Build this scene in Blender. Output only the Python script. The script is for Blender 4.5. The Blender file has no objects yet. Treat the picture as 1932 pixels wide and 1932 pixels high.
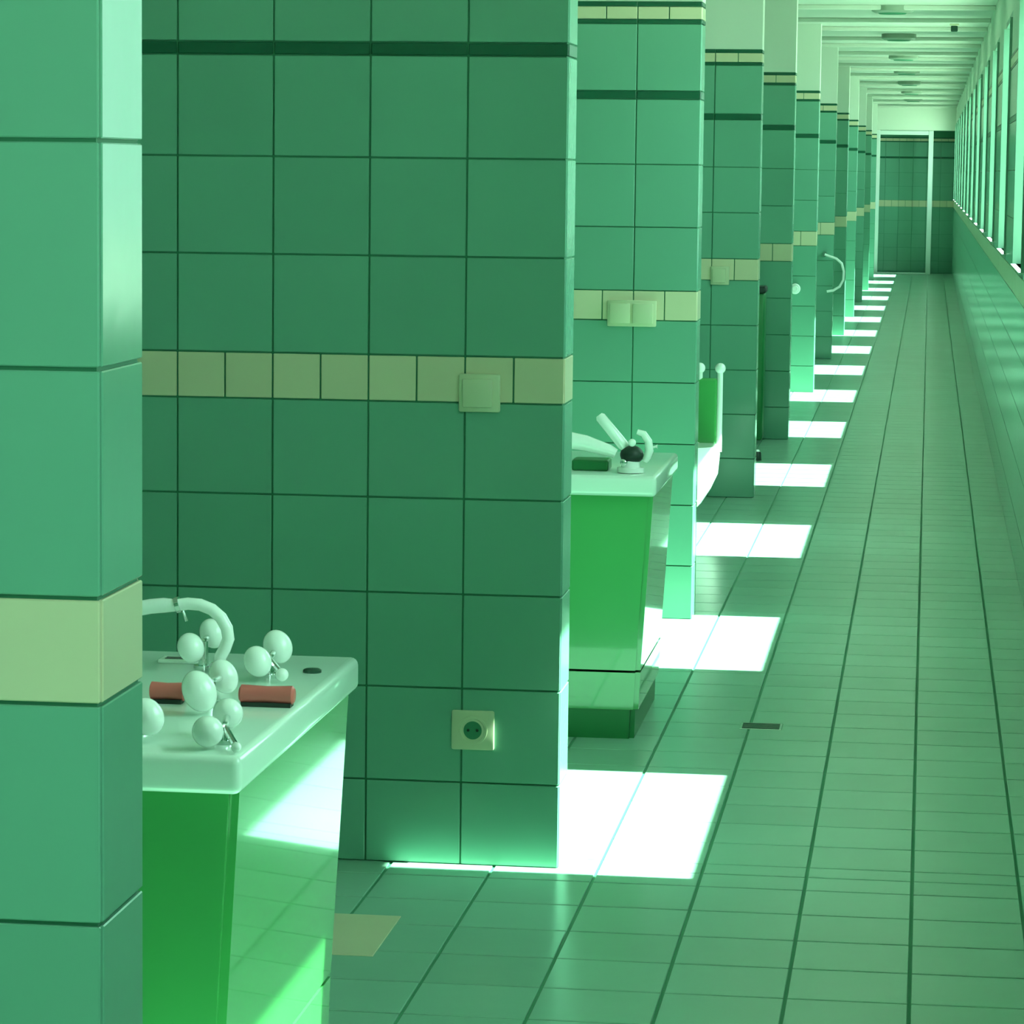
import bpy, bmesh, math, random
from mathutils import Vector, Matrix
random.seed(7)
S = bpy.context.scene
C = S.collection
PI = math.pi

# ------------------------------------------------------------------ camera
EYE = 1.435
def cam_axes(yaw, pitch, roll):
    cy, sy = math.cos(yaw), math.sin(yaw)
    f = Vector((sy*math.cos(pitch), cy*math.cos(pitch), math.sin(pitch)))
    r = Vector((cy, -sy, 0)); u = r.cross(f)
    c, s = math.cos(roll), math.sin(roll)
    return c*r + s*u, -s*r + c*u, f
r_, u_, f_ = cam_axes(-.1288, -.1073, .0117)
cd = bpy.data.cameras.new('camera'); cam = bpy.data.objects.new('camera', cd); C.objects.link(cam)
m = Matrix((r_, u_, -f_)).transposed().to_4x4(); m.translation = (0, 0, EYE)
cam.matrix_world = m
cd.sensor_width = 36; cd.lens = 6000/1932*36; cd.clip_start = .05; cd.clip_end = 300
S.camera = cam

# ------------------------------------------------------------------ sky, sun, exposure
S.view_settings.view_transform = 'Standard'; S.view_settings.look = 'None'
S.view_settings.gamma = 1; S.view_settings.use_curve_mapping = False
S.view_settings.exposure = -0.06
SKY = 8.5
SUN = 50.0
TAN = 1.385                                    # slope of the sun's rays across the corridor
w = bpy.data.worlds.new('sky'); S.world = w; w.use_nodes = True
bg = w.node_tree.nodes['Background']; bg.inputs['Color'].default_value = (.86, .95, 1, 1); bg.inputs['Strength'].default_value = SKY
sd = bpy.data.lights.new('sun', 'SUN'); sun = bpy.data.objects.new('sun', sd); C.objects.link(sun)
sd.energy = SUN; sd.angle = math.radians(.53); sd.color = (1, .97, .92)
sun.rotation_euler = Vector((-1, 0, -TAN)).to_track_quat('-Z', 'Y').to_euler(); sun.location = (8, 10, 12)
S.cycles.max_bounces = 14; S.cycles.diffuse_bounces = 8; S.cycles.glossy_bounces = 6
S.cycles.transparent_max_bounces = 12; S.cycles.sample_clamp_indirect = 8
S.cycles.use_denoising = True

# ------------------------------------------------------------------ materials
def mat(name, col, rough=.3, var=0., metal=0., coat=0., noise=0., nscale=8., spec=.5, bump=0.):
    M = bpy.data.materials.new(name); M.use_nodes = True
    nt = M.node_tree; b = nt.nodes['Principled BSDF']
    b.inputs['Roughness'].default_value = rough; b.inputs['Metallic'].default_value = metal
    b.inputs['Specular IOR Level'].default_value = spec
    b.inputs['Coat Weight'].default_value = coat; b.inputs['Coat Roughness'].default_value = .04
    b.inputs['Base Color'].default_value = (*col, 1)
    src = None
    if var or noise:
        hsv = nt.nodes.new('ShaderNodeHueSaturation'); hsv.inputs['Color'].default_value = (*col, 1)
        add = nt.nodes.new('ShaderNodeMath'); add.operation = 'ADD'; add.inputs[0].default_value = 1; add.inputs[1].default_value = 0
        if var:
            oi = nt.nodes.new('ShaderNodeObjectInfo')
            mr = nt.nodes.new('ShaderNodeMapRange'); mr.inputs['To Min'].default_value = 1-var; mr.inputs['To Max'].default_value = 1+var
            nt.links.new(oi.outputs['Random'], mr.inputs['Value']); nt.links.new(mr.outputs[0], add.inputs[0])
        if noise:
            tc = nt.nodes.new('ShaderNodeNewGeometry')
            nz = nt.nodes.new('ShaderNodeTexNoise'); nz.inputs['Scale'].default_value = nscale; nz.inputs['Detail'].default_value = 3
            nt.links.new(tc.outputs['Position'], nz.inputs['Vector'])
            m2 = nt.nodes.new('ShaderNodeMapRange'); m2.inputs['To Min'].default_value = -noise; m2.inputs['To Max'].default_value = noise
            nt.links.new(nz.outputs[0], m2.inputs['Value']); nt.links.new(m2.outputs[0], add.inputs[1])
        nt.links.new(add.outputs[0], hsv.inputs['Value']); nt.links.new(hsv.outputs[0], b.inputs['Base Color'])
    if bump:
        tc = nt.nodes.new('ShaderNodeNewGeometry')
        nz = nt.nodes.new('ShaderNodeTexNoise'); nz.inputs['Scale'].default_value = 14; nz.inputs['Detail'].default_value = 2
        nt.links.new(tc.outputs['Position'], nz.inputs['Vector'])
        bp = nt.nodes.new('ShaderNodeBump'); bp.inputs['Strength'].default_value = bump; bp.inputs['Distance'].default_value = .01
        nt.links.new(nz.outputs[0], bp.inputs['Height']); nt.links.new(bp.outputs[0], b.inputs['Normal'])
    return M
M = dict(
    tile=mat('green_wall_tile', (.178, .420, .312), .16, var=.04, noise=.05, nscale=3, bump=.04),
    tile_far=mat('green_wall_tile_far', (.178, .420, .312), .16, noise=.05, nscale=3),
    band=mat('beige_band_tile', (.74, .66, .47), .2, var=.04, noise=.05, nscale=5),
    strip=mat('dark_green_strip_tile', (.012, .11, .06), .25),
    floor=mat('green_floor_tile', (.28, .49, .39), .25, var=.05, noise=.08, nscale=2, bump=.05),
    grout=mat('dark_green_grout', (.05, .24, .13), .7),
    plaster=mat('white_plaster', (.74, .77, .68), .7, noise=.03, nscale=2),
    ceil=mat('white_ceiling_paint', (.66, .68, .60), .6, noise=.03, nscale=1.5),
    white=mat('white_enamel', (.95, .97, .95), .15, coat=.3),
    rim=mat('pale_green_white_acrylic', (.74, .86, .79), .18, coat=.3),
    frame=mat('white_window_frame', (.8, .84, .82), .35),
    lacquer=mat('bright_green_lacquer', (.075, .385, .11), .14, coat=1., noise=.03),
    plinth=mat('dark_green_plinth', (.02, .2, .06), .35),
    red=mat('red_plastic', (.72, .15, .14), .35),
    dark=mat('dark_rubber', (.012, .03, .022), .5),
    chrome=mat('chrome', (.75, .8, .78), .12, metal=1.),
    plate=mat('beige_switch_plastic', (.66, .66, .46), .35),
    grate=mat('dark_drain_metal', (.03, .09, .06), .4, metal=.5),
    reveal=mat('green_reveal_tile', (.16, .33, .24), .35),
    lamp=mat('dull_lamp_glass', (.30, .36, .28), .4),
    outside=mat('pale_outside_ground', (.46, .47, .42), .9),
)
def glass_mat():
    Mg = bpy.data.materials.new('green_tinted_window_glass'); Mg.use_nodes = True
    nt = Mg.node_tree; nt.nodes.clear()
    out = nt.nodes.new('ShaderNodeOutputMaterial'); mix = nt.nodes.new('ShaderNodeMixShader')
    tr = nt.nodes.new('ShaderNodeBsdfTransparent'); tr.inputs[0].default_value = (.76, .985, .86, 1)
    gl = nt.nodes.new('ShaderNodeBsdfGlossy'); gl.inputs['Roughness'].default_value = .03
    fr = nt.nodes.new('ShaderNodeFresnel'); geo = nt.nodes.new('ShaderNodeNewGeometry')
    mr = nt.nodes.new('ShaderNodeMapRange'); mr.inputs['To Min'].default_value = 1.45; mr.inputs['To Max'].default_value = 1/1.45
    nt.links.new(geo.outputs['Backfacing'], mr.inputs['Value']); nt.links.new(mr.outputs[0], fr.inputs[0])
    nt.links.new(fr.outputs[0], mix.inputs[0]); nt.links.new(tr.outputs[0], mix.inputs[1]); nt.links.new(gl.outputs[0], mix.inputs[2])
    nt.links.new(mix.outputs[0], out.inputs[0])
    return Mg
M['glass'] = glass_mat()

# ------------------------------------------------------------------ helpers
def add_box(bm, a, b):
    x0, y0, z0 = a; x1, y1, z1 = b
    v = [bm.verts.new(p) for p in ((x0,y0,z0),(x1,y0,z0),(x1,y1,z0),(x0,y1,z0),(x0,y0,z1),(x1,y0,z1),(x1,y1,z1),(x0,y1,z1))]
    for f in ((0,3,2,1),(4,5,6,7),(0,1,5,4),(1,2,6,5),(2,3,7,6),(3,0,4,7)):
        bm.faces.new([v[i] for i in f])
def box_bm(a, b, bevel=0, seg=2):
    bm = bmesh.new(); add_box(bm, a, b)
    if bevel: bmesh.ops.bevel(bm, geom=bm.edges[:], offset=bevel, segments=seg, affect='EDGES', profile=.5)
    return bm
def add_tube(bm, pts, rad, seg=14, caps=True):
    pts = [Vector(p) for p in pts]
    rads = rad if isinstance(rad, (list, tuple)) else [rad]*len(pts)
    rings = []; up = None
    for i, p in enumerate(pts):
        t = (pts[min(i+1, len(pts)-1)] - pts[max(i-1, 0)]).normalized()
        if up is None: up = Vector((0,0,1)) if abs(t.z) < .9 else Vector((1,0,0))
        a = (up - t*up.dot(t)).normalized(); up = a; b = t.cross(a)
        rings.append([bm.verts.new(p + (a*math.cos(2*PI*k/seg) + b*math.sin(2*PI*k/seg))*rads[i]) for k in range(seg)])
    for q, s in zip(rings, rings[1:]):
        for k in range(seg):
            bm.faces.new((q[k], s[k], s[(k+1) % seg], q[(k+1) % seg]))
    if caps:
        bm.faces.new(rings[0]); bm.faces.new(rings[-1][::-1])
def add_ball(bm, c, r, sc=(1,1,1), rot=(0,0,0)):
    from mathutils import Euler
    mt = Matrix.Translation(c) @ Euler(rot).to_matrix().to_4x4() @ Matrix.Diagonal((r*sc[0], r*sc[1], r*sc[2], 1))
    bmesh.ops.create_uvsphere(bm, u_segments=24, v_segments=16, radius=1, matrix=mt)
def ring_bm(prof, n=32):
    """a surface of revolution about the y axis from (radius, y) pairs"""
    bm = bmesh.new()
    rings = [[bm.verts.new((r*math.cos(2*PI*k/n), y, r*math.sin(2*PI*k/n))) for k in range(n)] for r, y in prof]
    for a, b in zip(rings, rings[1:]):
        for k in range(n): bm.faces.new((a[k], a[(k+1) % n], b[(k+1) % n], b[k]))
    return bm
def finish(bm, name):
    bmesh.ops.recalc_face_normals(bm, faces=bm.faces[:])
    me = bpy.data.meshes.new(name); bm.to_mesh(me); bm.free(); return me
def obj(name, bm, m, parent=None, smooth=False, loc=(0,0,0)):
    me = finish(bm, name) if not isinstance(bm, bpy.types.Mesh) else bm
    if not me.materials: me.materials.append(m)
    if smooth:
        for p in me.polygons: p.use_smooth = True
    o = bpy.data.objects.new(name, me); C.objects.link(o); o.location = loc
    if parent: o.parent = parent
    return o
def auto(o, deg=35):
    me = o.data
    me.shade_smooth()
    me.set_sharp_from_angle(angle=math.radians(deg))
    return o
def thing(name, label, cat, loc=(0,0,0), group=None):
    o = bpy.data.objects.new(name, None); C.objects.link(o); o.location = loc; o.empty_display_size = .1
    o['label'] = label; o['category'] = cat
    if group: o['group'] = group
    return o
def tag(o, label, cat, group=None):
    o['label'] = label; o['category'] = cat
    if group: o['group'] = group
    return o
def struct(name, bm, m, label=None):
    o = obj(name, bm, m); o['kind'] = 'structure'
    if label: o['label'] = label
    return o
def stuff(o): o['kind'] = 'stuff'; return o
_tm = {}
def tile_piece(name, size, m, parent, c, jitter=0):
    """one tile, centred on c; tiles of one size share a mesh"""
    key = (name, round(size[0],4), round(size[1],4), round(size[2],4), m.name)
    if key not in _tm:
        s = [v/2 for v in size]
        bm = box_bm([-v for v in s], s)
        th = min(size); 
        bmesh.ops.bevel(bm, geom=bm.edges[:], offset=min(.0012, th*.3), segments=1, affect='EDGES')
        me = finish(bm, name); me.materials.append(m); _tm[key] = me
    o = bpy.data.objects.new(name, _tm[key]); C.objects.link(o); o.location = c; o.parent = parent
    if jitter: o.rotation_euler = [random.uniform(-jitter, jitter) for _ in range(3)]
    return o

# ------------------------------------------------------------------ layout
XE = -.731                    # corridor ends of the cross walls
XR = .35                      # window wall
XL = -2.9                     # far side of the cubicles
H = 2.40
YB, YEND = -3.6, 47.0
TW = .144                     # thickness of a cross wall
PY = [-1.0, 2.708, 6.42, 10.15, 14.05, 17.2, 20.98, 24.8, 28.5, 32.2, 36.0, 39.7, 43.4]
G = .0036
ROWS = [(0, .173, 't'), (.173, .369, 't'), (.369, .565, 't'), (.565, .762, 't'), (.762, .960, 't'), (.960, 1.055, 'b'),
        (1.055, 1.257, 't'), (1.257, 1.456, 't'), (1.456, 1.662, 't'), (1.662, 1.688, 's'), (1.688, 1.899, 't'),
        (1.899, 1.913, 's'), (1.913, 1.953, 'm'), (1.953, 1.969, 's')]
TTOP = 1.969
RM = dict(t='tile', b='band', s='strip', m='band')
RN = dict(t='wall_tile', b='band_tile', s='border_strip', m='band_tile')
RPITCH = dict(t=.2, b=.1, s=.2, m=.1)
TT = .005                     # how far tiles stand proud of the wall core

# ------------------------------------------------------------------ floor
fl = struct('floor', box_bm((XL-.1, YB, -.12), (XR+.13, YEND+.4, -.0035)), M['grout'], 'glossy green tiled floor of the long corridor')
PX, PYT = .2150, .2125
Y0 = 6.304
far = bmesh.new()
ix0 = int(math.floor((XL - 0)/PX)); ix1 = int(math.ceil(XR/PX))
iy0 = int(math.floor((YB-Y0)/PYT))+1; iy1 = int(math.floor((YEND-Y0)/PYT))
GF = .0060
for iy in range(iy0, iy1):
    for ix in range(ix0, ix1):
        xa, xb = ix*PX, (ix+1)*PX
        ya, yb = Y0 + iy*PYT, Y0 + (iy+1)*PYT
        xb = min(xb, XR); xa = max(xa, XL)
        if xb - xa < .02: continue
        yc = (ya+yb)/2; xc = (xa+xb)/2
        near = (5.1 < yc < 13.6 and xc > -.90) or (5.1 < yc < 6.45 and xc > -1.55)
        sx, sy = xb-xa-GF, yb-ya-GF
        split = [(yc, sy)]
        if ya < 6.424 < yb: split = [((ya+6.424)/2, 6.424-ya-GF), ((yb+6.424)/2, yb-6.424-GF)]
        for yy, ss in split:
            if near:
                tile_piece('floor_tile', (sx, ss, .0085), M['floor'], fl, (xc, yy, -.00425), .0009)
            else:
                add_box(far, (xc-sx/2, yy-ss/2, -.0085), (xc+sx/2, yy+ss/2, 0))
stuff(obj('floor_tiling', far, M['floor'], fl))
bt = obj('inset_tile', box_bm((-1.16, 5.62, -.006), (-.975, 5.935, .002), .001, 1), M['band'], fl); bt['label'] = 'beige tile'

# ------------------------------------------------------------------ cross walls between the cubicles
ORD = ['', 'first', 'second', 'third', 'fourth', 'fifth', 'sixth', 'seventh', 'eighth', 'ninth', 'tenth', 'eleventh', 'twelfth']
def cladding(parent, y0, x_end, ncol):
    """tiles on the camera side and on the end of one cross wall; ncol columns next to the corridor are single parts"""
    rest = {k: bmesh.new() for k in 'tbsm'}; used = set()
    for z0, z1, k in ROWS:
        p = RPITCH[k]; n = int(math.ceil((x_end-XL)/p)); npart = int(round(ncol*.2/p))
        for i in range(n):
            xb = x_end - i*p; xa = max(xb - p, XL)
            if xb-xa < .02: continue
            if i == 0: xb = x_end + TT
            sx, sz = xb-xa-G, z1-z0-(G if k in 'tb' else .002)
            c = ((xa+xb)/2, y0-TT/2, (z0+z1)/2)
            if i < npart: tile_piece(RN[k], (sx, TT, sz), M[RM[k]], parent, c, .0006 if k in 'tb' else 0)
            else:
                add_box(rest[k], (c[0]-sx/2, c[1]-TT/2, c[2]-sz/2), (c[0]+sx/2, c[1]+TT/2, c[2]+sz/2)); used.add(k)
        # end tile facing the window wall
        if ncol:
            tile_piece(RN[k], (TT, TW-G*.5, z1-z0-(G if k in 'tb' else .002)), M[RM[k]], parent, (x_end+TT/2, y0+TW/2+.001, (z0+z1)/2))
        else:
            add_box(rest[k], (x_end, y0, z0+.001), (x_end+TT, y0+TW, z1-.001)); used.add(k)
        # back of the wall
        add_box(rest[k], (XL, y0+TW, z0+.001), (x_end, y0+TW+TT*.5, z1-.001)); used.add(k)
    for k in used:
        stuff(obj({'t': 'wall_tiling', 'b': 'band_tiling', 's': 'strip_tiling', 'm': 'border_tiling'}[k], rest[k], M['tile_far' if k == 't' else RM[k]], parent))
walls = {}
for n, y0 in enumerate(PY):
    xe = -.7185 if n == 1 else -.745 if n == 4 else XE
    bm = bmesh.new(); add_box(bm, (XL-.02, y0, -.05), (xe, y0+TW, TTOP))
    lab = ('green tiled cross wall behind the viewer' if n == 0 else
           'nearest green tiled cross wall at the left edge of the photo' if n == 1 else
           'broad dark green tiled cross wall behind the first bath tub' if n == 2 else
           '%s green tiled cross wall along the left of the corridor' % ORD[n])
    wl = struct('wall_partition', bm, M['grout'], lab); walls[n] = wl
    obj('plaster_top', box_bm((XL-.02, y0-.002, TTOP), (xe+.004, y0+TW+.002, H)), M['plaster'], wl)
    cladding(wl, y0, xe, {0: 0, 1: 2, 2: 6, 3: 3, 4: 2}.get(n, 1 if n < 11 else 0))

# ------------------------------------------------------------------ window wall on the right, windows
SILL, HEAD = 1.08, 2.14
WT = .12
WY = [6.35 + 2.75*k for k in range(-3, 15)]
WL = 1.17
FR = .03
bm = bmesh.new()
add_box(bm, (XR, YB, -.1), (XR+WT, YEND+.4, SILL-FR)); add_box(bm, (XR, YB, HEAD+FR), (XR+WT, YEND+.4, H))
edges = [YB]
for y in WY: edges += [y-FR, y+WL+FR]
edges.append(YEND+.4)
for a, b in zip(edges[::2], edges[1::2]): add_box(bm, (XR, a, SILL-FR), (XR+WT, b, HEAD+FR))
wr = struct('wall_right', bm, M['plaster'], 'glossy green tiled wall with windows along the right of the corridor')
parts = {k: bmesh.new() for k in 'tbsm'}
def hits(a, b, z0, z1):
    return any(a < y+WL+FR and b > y-FR for y in WY) and z1 > SILL-FR and z0 < HEAD+FR
for z0, z1, k in ROWS:
    p = RPITCH[k]
    if z1 > SILL-FR:                    # beside the windows: pieces cut to the piers
        for a, b in zip(edges[::2], edges[1::2]):
            n = max(1, round((b-a)/p)); q = (b-a)/n
            for i in range(n):
                add_box(parts[k], (XR-TT*.75, a+i*q+G/2, z0+G/2), (XR, a+(i+1)*q-G/2, z1-G/2))
        if z0 < SILL-FR:
            n = int((YEND-YB)/p)
            for i in range(n):
                add_box(parts[k], (XR-TT*.7, YB+i*p+G/2, z0+G/2), (XR, YB+(i+1)*p-G/2, min(z1, SILL-FR)))
    else:
        n = int((YEND-YB)/p)
        for i in range(n):
            add_box(parts[k], (XR-TT*.75, YB+i*p+G/2, z0+G/2), (XR, YB+(i+1)*p-G/2, z1-G/2))
for k in 'tbsm':
    stuff(obj({'t': 'wall_tiling', 'b': 'band_tiling', 's': 'strip_tiling', 'm': 'border_tiling'}[k], parts[k], M['tile_far' if k == 't' else RM[k]], wr))
for i, y in enumerate(WY):
    e = bpy.data.objects.new('window_%d' % (i+1), None); C.objects.link(e); e.location = (XR, y+WL/2, SILL-FR); e['kind'] = 'structure'
    hl = WL/2; zt = HEAD-SILL+2*FR
    bm = bmesh.new()
    add_box(bm, (.0, -hl-FR, 0), (WT, hl+FR, FR)); add_box(bm, (.0, -hl-FR, zt-FR), (WT, hl+FR, zt))
    add_box(bm, (-.012, -hl-FR, FR), (WT, -hl, zt-FR)); add_box(bm, (-.012, hl, FR), (WT, hl+FR, zt-FR))
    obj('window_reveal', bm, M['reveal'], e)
    bm = bmesh.new()
    for a, b in (((-hl, 0), (-hl+.02, zt)), ((hl-.02, 0), (hl, zt)), ((-hl, FR), (hl, FR+.02)), ((-hl, zt-FR-.02), (hl, zt-FR))):
        add_box(bm, (WT*.66, a[0], max(a[1], FR)), (WT*.85, b[0], min(b[1], zt-FR)))
    obj('window_frame', bm, M['frame'], e)
    obj('window_sill', box_bm((-.02, -hl-FR, FR-.004), (WT*.5, hl+FR, FR), .001, 1), M['frame'], e)
    obj('pane', box_bm((WT*.72, -hl, FR), (WT*.72+.004, hl, zt-FR)), M['glass'], e)

# ------------------------------------------------------------------ other walls and ceiling
wlft = struct('wall_left', box_bm((XL-.12, YB, -.1), (XL, YEND+.4, H)), M['tile_far'], 'green wall at the back of the cubicles')
struct('wall_back', box_bm((XL-.12, YB-.12, -.1), (XR+WT, YB, H)), M['tile_far'], 'green wall behind the viewer')
we = struct('wall_end', box_bm((XL-.12, YEND, -.1), (XR+.001, YEND+.12, H)), M['grout'], 'green tiled wall closing the far end of the corridor')
for z0, z1, k in ROWS:
    p = RPITCH[k]
    for i in range(int(math.ceil((XR+.78)/p))):
        xb = XR-.001 - i*p; xa = xb-p
        tile_piece(RN[k], (p-G, TT, z1-z0-G*.7), M[RM[k]], we, ((xa+xb)/2, YEND-TT/2, (z0+z1)/2))
ce = struct('ceiling', box_bm((XL-.12, YB, H), (XR+WT, YEND+.4, H+.1)), M['ceil'], 'pale ceiling of the corridor')
for k in range(-2, 15):
    y = 6.9 + 2.75*k - .5
    for dy in (0, 1.2):
        obj('ceiling_batten', box_bm((XL, y+dy, H-.028), (XR, y+dy+.05, H), .004, 1), M['ceil'], ce)
tr = struct('trim_1', box_bm((XL, YEND-.7, 2.06), (XR, YEND-.45, H)), M['plaster'], 'plain lintel across the far end of the corridor')
# white framed opening in front of the end wall
d = bpy.data.objects.new('door_1', None); C.objects.link(d); d.location = (-.37, YEND-.6, 0); d['kind'] = 'structure'
d['label'] = 'white framed opening at the far end of the corridor'
for x in (-.76, .0):
    obj('door_post', box_bm((x-.035+.37, -.05, 0), (x+.035+.37, .05, 2.06), .006, 1), M['frame'], d)
obj('door_header', box_bm((-.76+.405, -.045, 1.995), (-.035+.37, .045, 2.055), .006, 1), M['frame'], d)
obj('threshold', box_bm((-.76+.405, -.04, 0), (-.035+.37, .04, .02), .004, 1), M['frame'], d)
for y, w_ in ((18.7,'nearest'), (22.45,'second nearest'), (26.3,'third nearest'), (30.,'fourth nearest'), (33.8,'fifth nearest'), (37.5,'second furthest'), (41.2,'furthest')):
    t = thing('ceiling_light', w_ + ' round unlit ceiling light of the row along the corridor', 'ceiling light', (-.24, y, H), 'row of round ceiling lights')
    bm = bmesh.new(); add_tube(bm, [(0,0,0), (0,0,-.03), (0,0,-.042)], [.12, .12, .10], 28); auto(obj('housing', bm, M['lamp'], t))
    bm = bmesh.new(); add_tube(bm, [(0,0,-.041), (0,0,-.048)], [.085, .075], 28); auto(obj('lens', bm, M['grout'], t))
t = thing('smoke_detector', 'small dark square detector on the ceiling right of the lights', 'detector', (.13, 20.9, H))
obj('base_plate', box_bm((-.03, -.03, -.012), (.03, .03, 0), .003, 1), M['plate'], t)
obj('sensor_head', box_bm((-.022, -.022, -.05), (.022, .022, -.012), .006, 2), M['grate'], t)

# outside ground beyond the windows
og = struct('ground', box_bm((XR+WT+.02, -60, -1.2), (60, 110, -1.0)), M['outside'], 'pale ground outside the windows')

# ------------------------------------------------------------------ bath tubs
def make_tub(x1, y0, depth, width, label):
    """x1 = corridor end, the top stands .675 m high"""
    t = thing('bath_tub', label, 'tub', (x1, y0, 0))
    ZT = .675; TH = .052
    # body: sides lean inward towards the floor, z .17 upwards
    def loop(z, inx):
        return [(-width, .03, z), (.001-inx, .03+inx*.3, z), (.001-inx, depth-.02, z), (-width, depth-.02, z)]
    def prism(z0, z1, i0, i1):
        bm = bmesh.new()
        a = [bm.verts.new(p) for p in loop(z0, i0)]; b = [bm.verts.new(p) for p in loop(z1, i1)]
        bm.faces.new(a[::-1]); bm.faces.new(b)
        for k in range(4): bm.faces.new((a[k], a[(k+1) % 4], b[(k+1) % 4], b[k]))
        ed = [e for e in bm.edges if abs(e.verts[0].co.z-e.verts[1].co.z) > .01]
        bmesh.ops.bevel(bm, geom=ed, offset=.012, segments=4, affect='EDGES')
        return bm
    auto(obj('body', prism(.176, ZT-TH, .038, .012), M['lacquer'], t))
    auto(obj('lower_panel', prism(.075, .170, .042, .038), M['lacquer'], t))
    auto(obj('plinth', prism(0, .076, .052, .05), M['plinth'], t))
    # white deck with rounded edge and a basin opening
    bm = box_bm((-width-.01, 0, ZT-TH), (0, depth, ZT), .012, 4)
    auto(obj('rim', bm, M['rim'], t))
    bm = bmesh.new()
    n = 40; cx, cy = -width*.62, depth*.5; rx, ry = width*.32, depth*.33
    rings = []
    for (s, z) in ((1.05, ZT+.001), (1.03, ZT+.006), (1.0, ZT+.003), (.97, ZT+.0015), (.2, ZT+.0012)):
        rings.append([bm.verts.new((cx+rx*s*math.cos(2*PI*k/n), cy+ry*s*math.sin(2*PI*k/n), z)) for k in range(n)])
    for a, b in zip(rings, rings[1:]):
        for k in range(n): bm.faces.new((a[k], a[(k+1) % n], b[(k+1) % n], b[k]))
    bm.faces.new(rings[-1])
    auto(obj('basin_cover', bm, M['rim'], t))
    return t
tub0 = make_tub(-.866, 3.98, .87, 1.5, 'bright green bath tub with white rim, nearest, behind the left wall end')
bm = bmesh.new(); add_tube(bm, [(0,0,0), (0,0,.004), (0,0,.006)], [.014, .014, .010], 20)
o = obj('overflow_cap', bm, M['grate'], tub0, loc=(-.042, .70, .675)); auto(o)
tub1 = make_tub(-.660, 7.90, .70, 1.6, 'bright green bath tub with white rim, standing behind the broad dark wall')

# position of a pixel of the photograph on a plane across the corridor (used to lay out the small parts)
def at(px, py, Y):
    D = f_ + (px-966)/6000*r_ - (py-966)/6000*u_
    return Vector((0, 0, EYE)) + D*(Y/D.y)
ZD = .675
# gooseneck spout arching over the near tub
def rel(p, o): return tuple(Vector(p)-Vector(o.location))
P = [(250,1149),(262,1148),(285,1144),(310,1142),(332,1142),(355,1139),(378,1141),(400,1150),(417,1165),(428,1185),(431,1205),(424,1224),(415,1240)]
base = at(415, 1240, 4.66)
t = thing('spout', 'white arched spout standing on the near tub rim', 'spout', (base.x, 4.66, ZD))
pts = [at(x, y, 4.66) for x, y in P]
bm = bmesh.new(); add_tube(bm, [rel(p, t) for p in pts] + [(0, 0, .02), (0, 0, 0)], [.0115]*4+[.0095]*11, 16); auto(obj('neck', bm, M['white'], t))
bm = bmesh.new(); a, b = rel(at(332,1142,4.66), t), rel(at(340,1140,4.66), t); add_tube(bm, [a, b], .0125, 16); auto(obj('collar', bm, M['chrome'], t))
bm = bmesh.new(); add_tube(bm, [(0,0,0), (0,0,.008), (0,0,.014)], [.02,.02,.013], 24); auto(obj('base_flange', bm, M['chrome'], t))
bm = bmesh.new(); add_tube(bm, [rel(at(343,1145,4.66), t), rel(at(348,1158,4.66), t), rel(at(352,1172,4.66), t)], .0025, 8); auto(obj('lever_pin', bm, M['chrome'], t))

def tap(label, foot, Y, balls, grp='white knobbed taps on the near tub'):
    """a tap: chrome stem on the rim, arms out to white bulbs; balls = (px, py, radius in px, stretch, distance)"""
    f = at(foot[0], foot[1], Y)
    t = thing('tap', label, 'tap', (f.x, Y, ZD), grp)
    cs = [Vector(rel(at(b[0], b[1], b[4]), t)) for b in balls]
    mid = sum(cs, Vector())/len(cs)
    hub = Vector((0, 0, max(.022, mid.z)))
    bm = bmesh.new(); add_tube(bm, [(0,0,0), (0,0,.006), (0,0,.0061), tuple(hub)], [.015,.015,.008,.007], 20); auto(obj('stem', bm, M['chrome'], t))
    for c, (px, py, rp, st, yb) in zip(cs, balls):
        r = rp*yb/6000
        c.z = max(c.z, r*st*.93 + .001)
        bm = bmesh.new(); add_tube(bm, [tuple(hub), tuple(hub.lerp(c, .9))], .005, 10); auto(obj('arm', bm, M['chrome'], t))
        bm = bmesh.new(); add_ball(bm, tuple(c), r, (1, 1, st), (0, math.radians(-25), 0)); obj('knob', bm, M['white'], t, smooth=True)
    return t
tap('white knobbed tap below the arched spout, two bulbs', (384,1240), 4.68, [(360,1222,26,1.15,4.66), (401,1195,25,1.2,4.71)])
tap('white knobbed tap on the near tub, furthest right with a small third bulb', (508,1260), 4.62, [(486,1248,27,1.15,4.58), (524,1220,28,1.2,4.66), (532,1273,13,1,4.57)])
tap('white knobbed tap in the middle of the near tub, touching the red bars', (398,1312), 4.37, [(422,1276,27,1.3,4.43), (376,1304,33,1.28,4.28)])
tap('white knobbed tap nearest the front edge of the near tub', (424,1380), 4.07, [(430,1346,30,1,4.13), (392,1380,31,1.0,4.02), (446,1410,10,1,4.0)])
tap('white knobbed tap half hidden by the left wall end', (262,1372), 4.12, [(278,1352,32,1.2,4.06)])
def bar(label, a, b, Y, r):
    p, q = at(*a, Y), at(*b, Y)
    t = thing('grip', label, 'grip', ((p.x+q.x)/2, Y, ZD), 'red grips on the near tub')
    p.z = q.z = ZD + .0165
    bm = bmesh.new(); 
    P0, Q0 = Vector(rel(p, t)), Vector(rel(q, t))
    add_tube(bm, [P0.lerp(Q0, s) for s in (0, .04, .5, .96, 1)], [r*.7, r, r*.9, r, r*.7], 18); auto(obj('handle', bm, M['red'], t), 50)
    bm = bmesh.new(); add_box(bm, (min(P0.x,Q0.x)+.004, P0.y-.012, 0), (max(P0.x,Q0.x)-.004, P0.y+.012, .006)); obj('foot_strip', bm, M['dark'], t)
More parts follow.
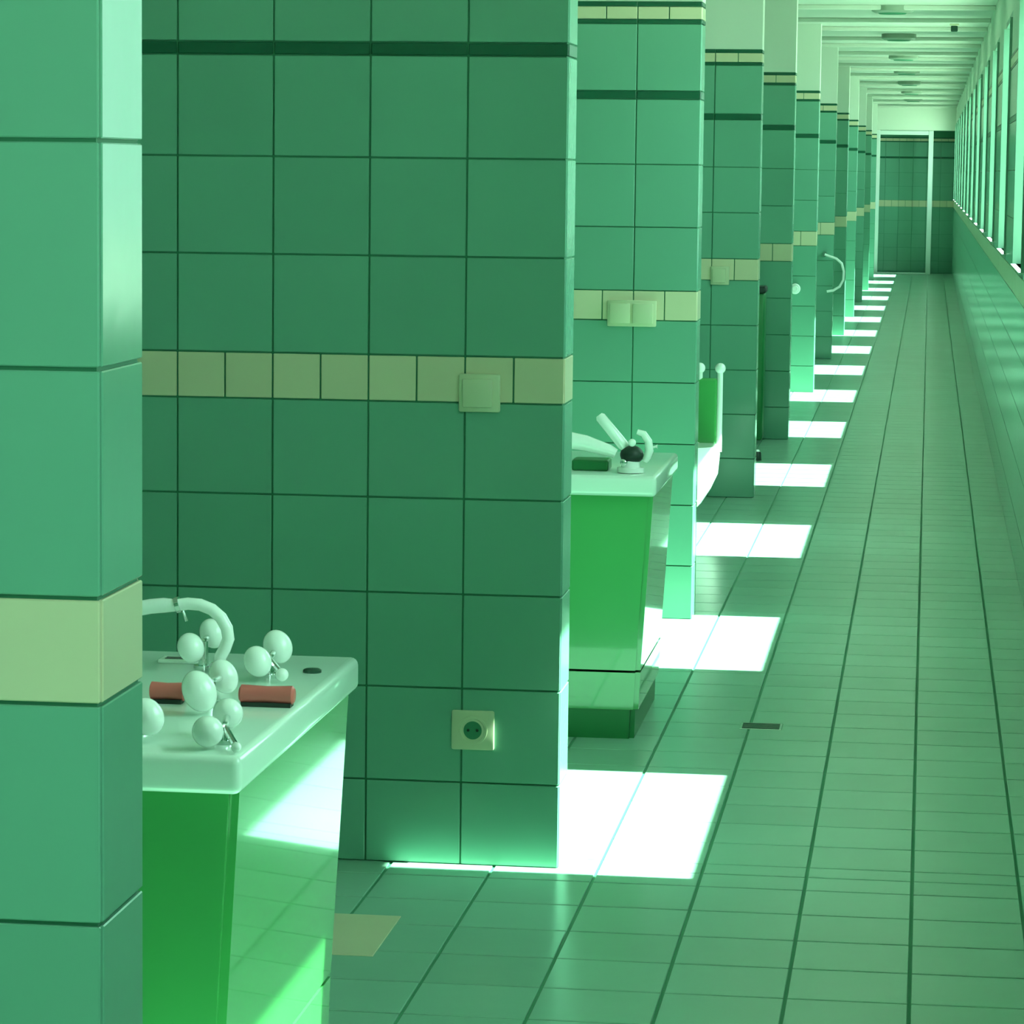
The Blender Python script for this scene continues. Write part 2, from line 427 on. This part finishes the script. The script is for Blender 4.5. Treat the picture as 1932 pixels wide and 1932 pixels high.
bar('short red grip lying right of the white taps', (452,1320), (556,1323), 4.37, .0135)
bar('short red grip partly hidden behind the white knobs, on the left', (284,1312), (350,1322), 4.37, .0135)
t = thing('soap_dish', 'dark slotted soap dish lying under the arched spout', 'soap dish', (at(345,1257,4.74).x, 4.74, ZD))
obj('dish', box_bm((-.035, -.02, 0), (.035, .02, .006), .002, 2), M['white'], t)
for dy in (-.01, .002):
    obj('slot', box_bm((-.026, dy, .0055), (.026, dy+.006, .0066)), M['dark'], t)

# mixer on the second tub
Y = 7.985
b0 = at(1190, 872, Y)
t = thing('mixer_tap', 'white and chrome mixer with raised lever on the second tub', 'tap', (b0.x, Y, ZD+.002))
L = lambda x, y, dy=0: tuple(Vector(rel(at(x, y, Y), t)) + Vector((0, dy, 0)))
bm = bmesh.new(); add_tube(bm, [(0,0,0), (0,0,.012), (0,0,.013), (0,0,.05)], [.034,.034,.024,.022], 24); auto(obj('base', bm, M['white'], t))
bm = bmesh.new(); add_ball(bm, L(1192, 858), .030, (1, 1, .8)); obj('hub', bm, M['dark'], t, smooth=True)
bm = bmesh.new(); add_tube(bm, [L(1180,846), L(1176,840), L(1133,787), L(1130,783)], [.010,.0145,.0135,.009], 18); auto(obj('lever', bm, M['white'], t))
bm = bmesh.new(); add_tube(bm, [L(1162,856), L(1150,850), L(1105,836), L(1060,828), L(1030,835)], [.012,.015,.020,.023,.024], 18); auto(obj('spout', bm, M['white'], t))
bm = bmesh.new(); add_tube(bm, [L(1203,814,-.01), L(1215,818,-.01), L(1224,832,-.01), L(1226,850,-.01), L(1222,862,-.01), L(1217,870,-.01)], [.007,.009,.010,.011,.010,.008], 14); auto(obj('handle', bm, M['white'], t))
bm = bmesh.new(); add_ball(bm, L(1194,834,-.02), .010); obj('button', bm, M['white'], t, smooth=True)
bm = bmesh.new(); add_ball(bm, L(1179,871,-.02), .010); obj('button', bm, M['chrome'], t, smooth=True)
bm = bmesh.new(); add_tube(bm, [L(1224,846,-.01), L(1238,842,-.01), L(1241,842,-.01)], [.003,.003,.006], 10); auto(obj('knob', bm, M['white'], t))
t = thing('shade_block', 'dark oblong tray standing in for the shade under the mixer spout on the second tub', 'block', (at(1118, 870, 8.05).x, 8.05, ZD))
obj('block', box_bm((-.05, -.04, 0), (.045, .05, .028), .006, 3), M['plinth'], t)  # dark solid that stands in for the shadow below the mixer spout

# ------------------------------------------------------------------ seat beyond the second cross wall
ys = 12.72
c = at(1322, 960, ys)
t = thing('bath_chair', 'white bowl-shaped chair with upright green back behind the third wall end', 'chair', (c.x, ys, 0))
W = lambda x, y, dy=0: Vector(rel(at(x, y, ys), t)) + Vector((0, dy, 0))
prof = [(0, .05), (.07, .052), (.10, .080), (.16, .118), (.22, .145), (.30, .152), (.335, .148)]
bm = bmesh.new(); n = 32; rings = []
for z, r in prof:
    rings.append([bm.verts.new((-.085+r*math.cos(2*PI*k/n), .10+1.15*r*math.sin(2*PI*k/n), z)) for k in range(n)])
for a, b in zip(rings, rings[1:]):
    for k in range(n): bm.faces.new((a[k], a[(k+1) % n], b[(k+1) % n], b[k]))
bm.faces.new(rings[0][::-1]); bm.faces.new(rings[-1]); auto(obj('bowl', bm, M['white'], t), 50)
obj('backrest', box_bm((-.15, .20, .33), (.045, .225, .60), .01, 3), M['lacquer'], t)
for x in (-.028, .055):
    bm = bmesh.new(); add_tube(bm, [(x, .2125, .30), (x, .2125, .63)], .012, 12); auto(obj('back_post', bm, M['white'], t))
    bm = bmesh.new(); add_ball(bm, (x, .2125, .64), .022); obj('finial', bm, M['white'], t, smooth=True)

# ------------------------------------------------------------------ small things further along
Y = 16.95
t = thing('tall_bin', 'dark narrow bin standing against the fifth cross wall', 'bin', (-.905, Y, 0))
auto(obj('body', box_bm((-.09, -.1, .02), (.055, .1, .80), .012, 3), M['plinth'], t))
auto(obj('lid', box_bm((-.095, -.105, .80), (.06, .105, .835), .01, 3), M['dark'], t))
c = at(1427, 872, 15.9)
t = thing('door_stop', 'small black rubber stop with white cap on the floor', 'door stop', (c.x, 15.9, 0))
bm = bmesh.new(); add_tube(bm, [(0,0,0), (0,0,.04), (0,0,.045)], [.026,.022,.018], 20); auto(obj('rubber_body', bm, M['dark'], t))
bm = bmesh.new(); add_tube(bm, [(0,0,.045), (0,0,.055)], [.018,.012], 20); auto(obj('cap', bm, M['white'], t))
c = at(1500, 545, 20.95)
t = thing('push_button', 'round white wall button on the sixth cross wall', 'button', (c.x, 20.98-TT, c.z))
bm = bmesh.new(); add_tube(bm, [(0,0,0), (0,-.015,0), (0,-.02,0)], [.035,.035,.03], 24); auto(obj('housing', bm, M['white'], t))
bm = bmesh.new(); add_tube(bm, [(0,-.02,0), (0,-.03,0)], [.02,.018], 20); auto(obj('button', bm, M['white'], t))
yh = 24.70
c0 = at(1562, 486, yh)
t = thing('shower_hose', 'pale shower hose hanging in a loop at a far wall end', 'hose', (c0.x, yh, c0.z))
pts = [Vector(rel(at(x, y, yh), t)) for x, y in ((1556,480),(1566,484),(1578,488),(1588,497),(1592,512),(1591,528),(1584,541),(1572,548),(1560,550))]
bm = bmesh.new(); add_tube(bm, pts, .010, 12); auto(obj('hose', bm, M['white'], t))
bm = bmesh.new(); add_tube(bm, [pts[0], pts[0]+Vector((0,.1-.008,0))], .018, 12); auto(obj('wall_hook', bm, M['chrome'], t))

# ------------------------------------------------------------------ switches and socket
def plate(name, label, cat, x0, x1, z0, z1, y, kind, grp=None):
    cx, cz = (x0+x1)/2, (z0+z1)/2
    t = thing(name, label, cat, (cx, y-TT, cz), grp); hx, hz = (x1-x0)/2, (z1-z0)/2
    auto(obj('housing', box_bm((-hx, -.012, -hz), (hx, 0, hz), .004, 2), M['plate'], t))
    if kind == 'socket':
        t.scale = (1, .55, 1)
        bm = ring_bm([(.0305,-.0118), (.0300,-.0152), (.0250,-.0152), (.0235,-.0118)]); auto(obj('socket_ring', bm, M['plate'], t))
        bm = bmesh.new(); add_tube(bm, [(0,-.0121,0), (0,-.0128,0)], .019, 28); auto(obj('socket_well', bm, M['grout'], t))
        for s in (-1, 1):
            bm = bmesh.new(); add_tube(bm, [(s*.0095,-.0127,0), (s*.0095,-.0133,0)], .003, 10); obj('pin_hole', bm, M['dark'], t)
    else:
        nk = 2 if kind == 'double' else 1
        for i in range(nk):
            a = -hx + .008 + i*(2*hx-.01)/nk; b = a + (2*hx-.02)/nk - .003
            o = obj('rocker', box_bm((a, -.019, -hz+.01), (b, -.011, hz-.01), .003, 2), M['plate'], t); auto(o)
    return t
plate('light_switch', 'beige switch set in the beige band of the broad dark wall', 'switch', -.942, -.857, .942, 1.020, 6.42, 'single')
plate('power_socket', 'beige wall socket low on the broad dark wall', 'socket', -.951, -.862, .243, .325, 6.42, 'socket')
plate('light_switch', 'beige double switch on the band above the second tub', 'switch', -1.013, -.856, .940, 1.024, 10.15, 'double')
plate('light_switch', 'small beige switch on the band of the fourth cross wall', 'switch', -.948, -.866, .940, 1.022, 14.05, 'single')

# ------------------------------------------------------------------ floor drain
t = thing('floor_drain', 'dark slotted drain set in the corridor floor', 'drain', (-.40, 8.19, 0))
obj('drain_frame', box_bm((-.055, -.045, -.004), (.055, .045, .002), .001, 1), M['chrome'], t)
for i in range(5):
    obj('slat', box_bm((-.048, -.038+i*.0165, .0005), (.048, -.038+i*.0165+.011, .0032)), M['grate'], t)
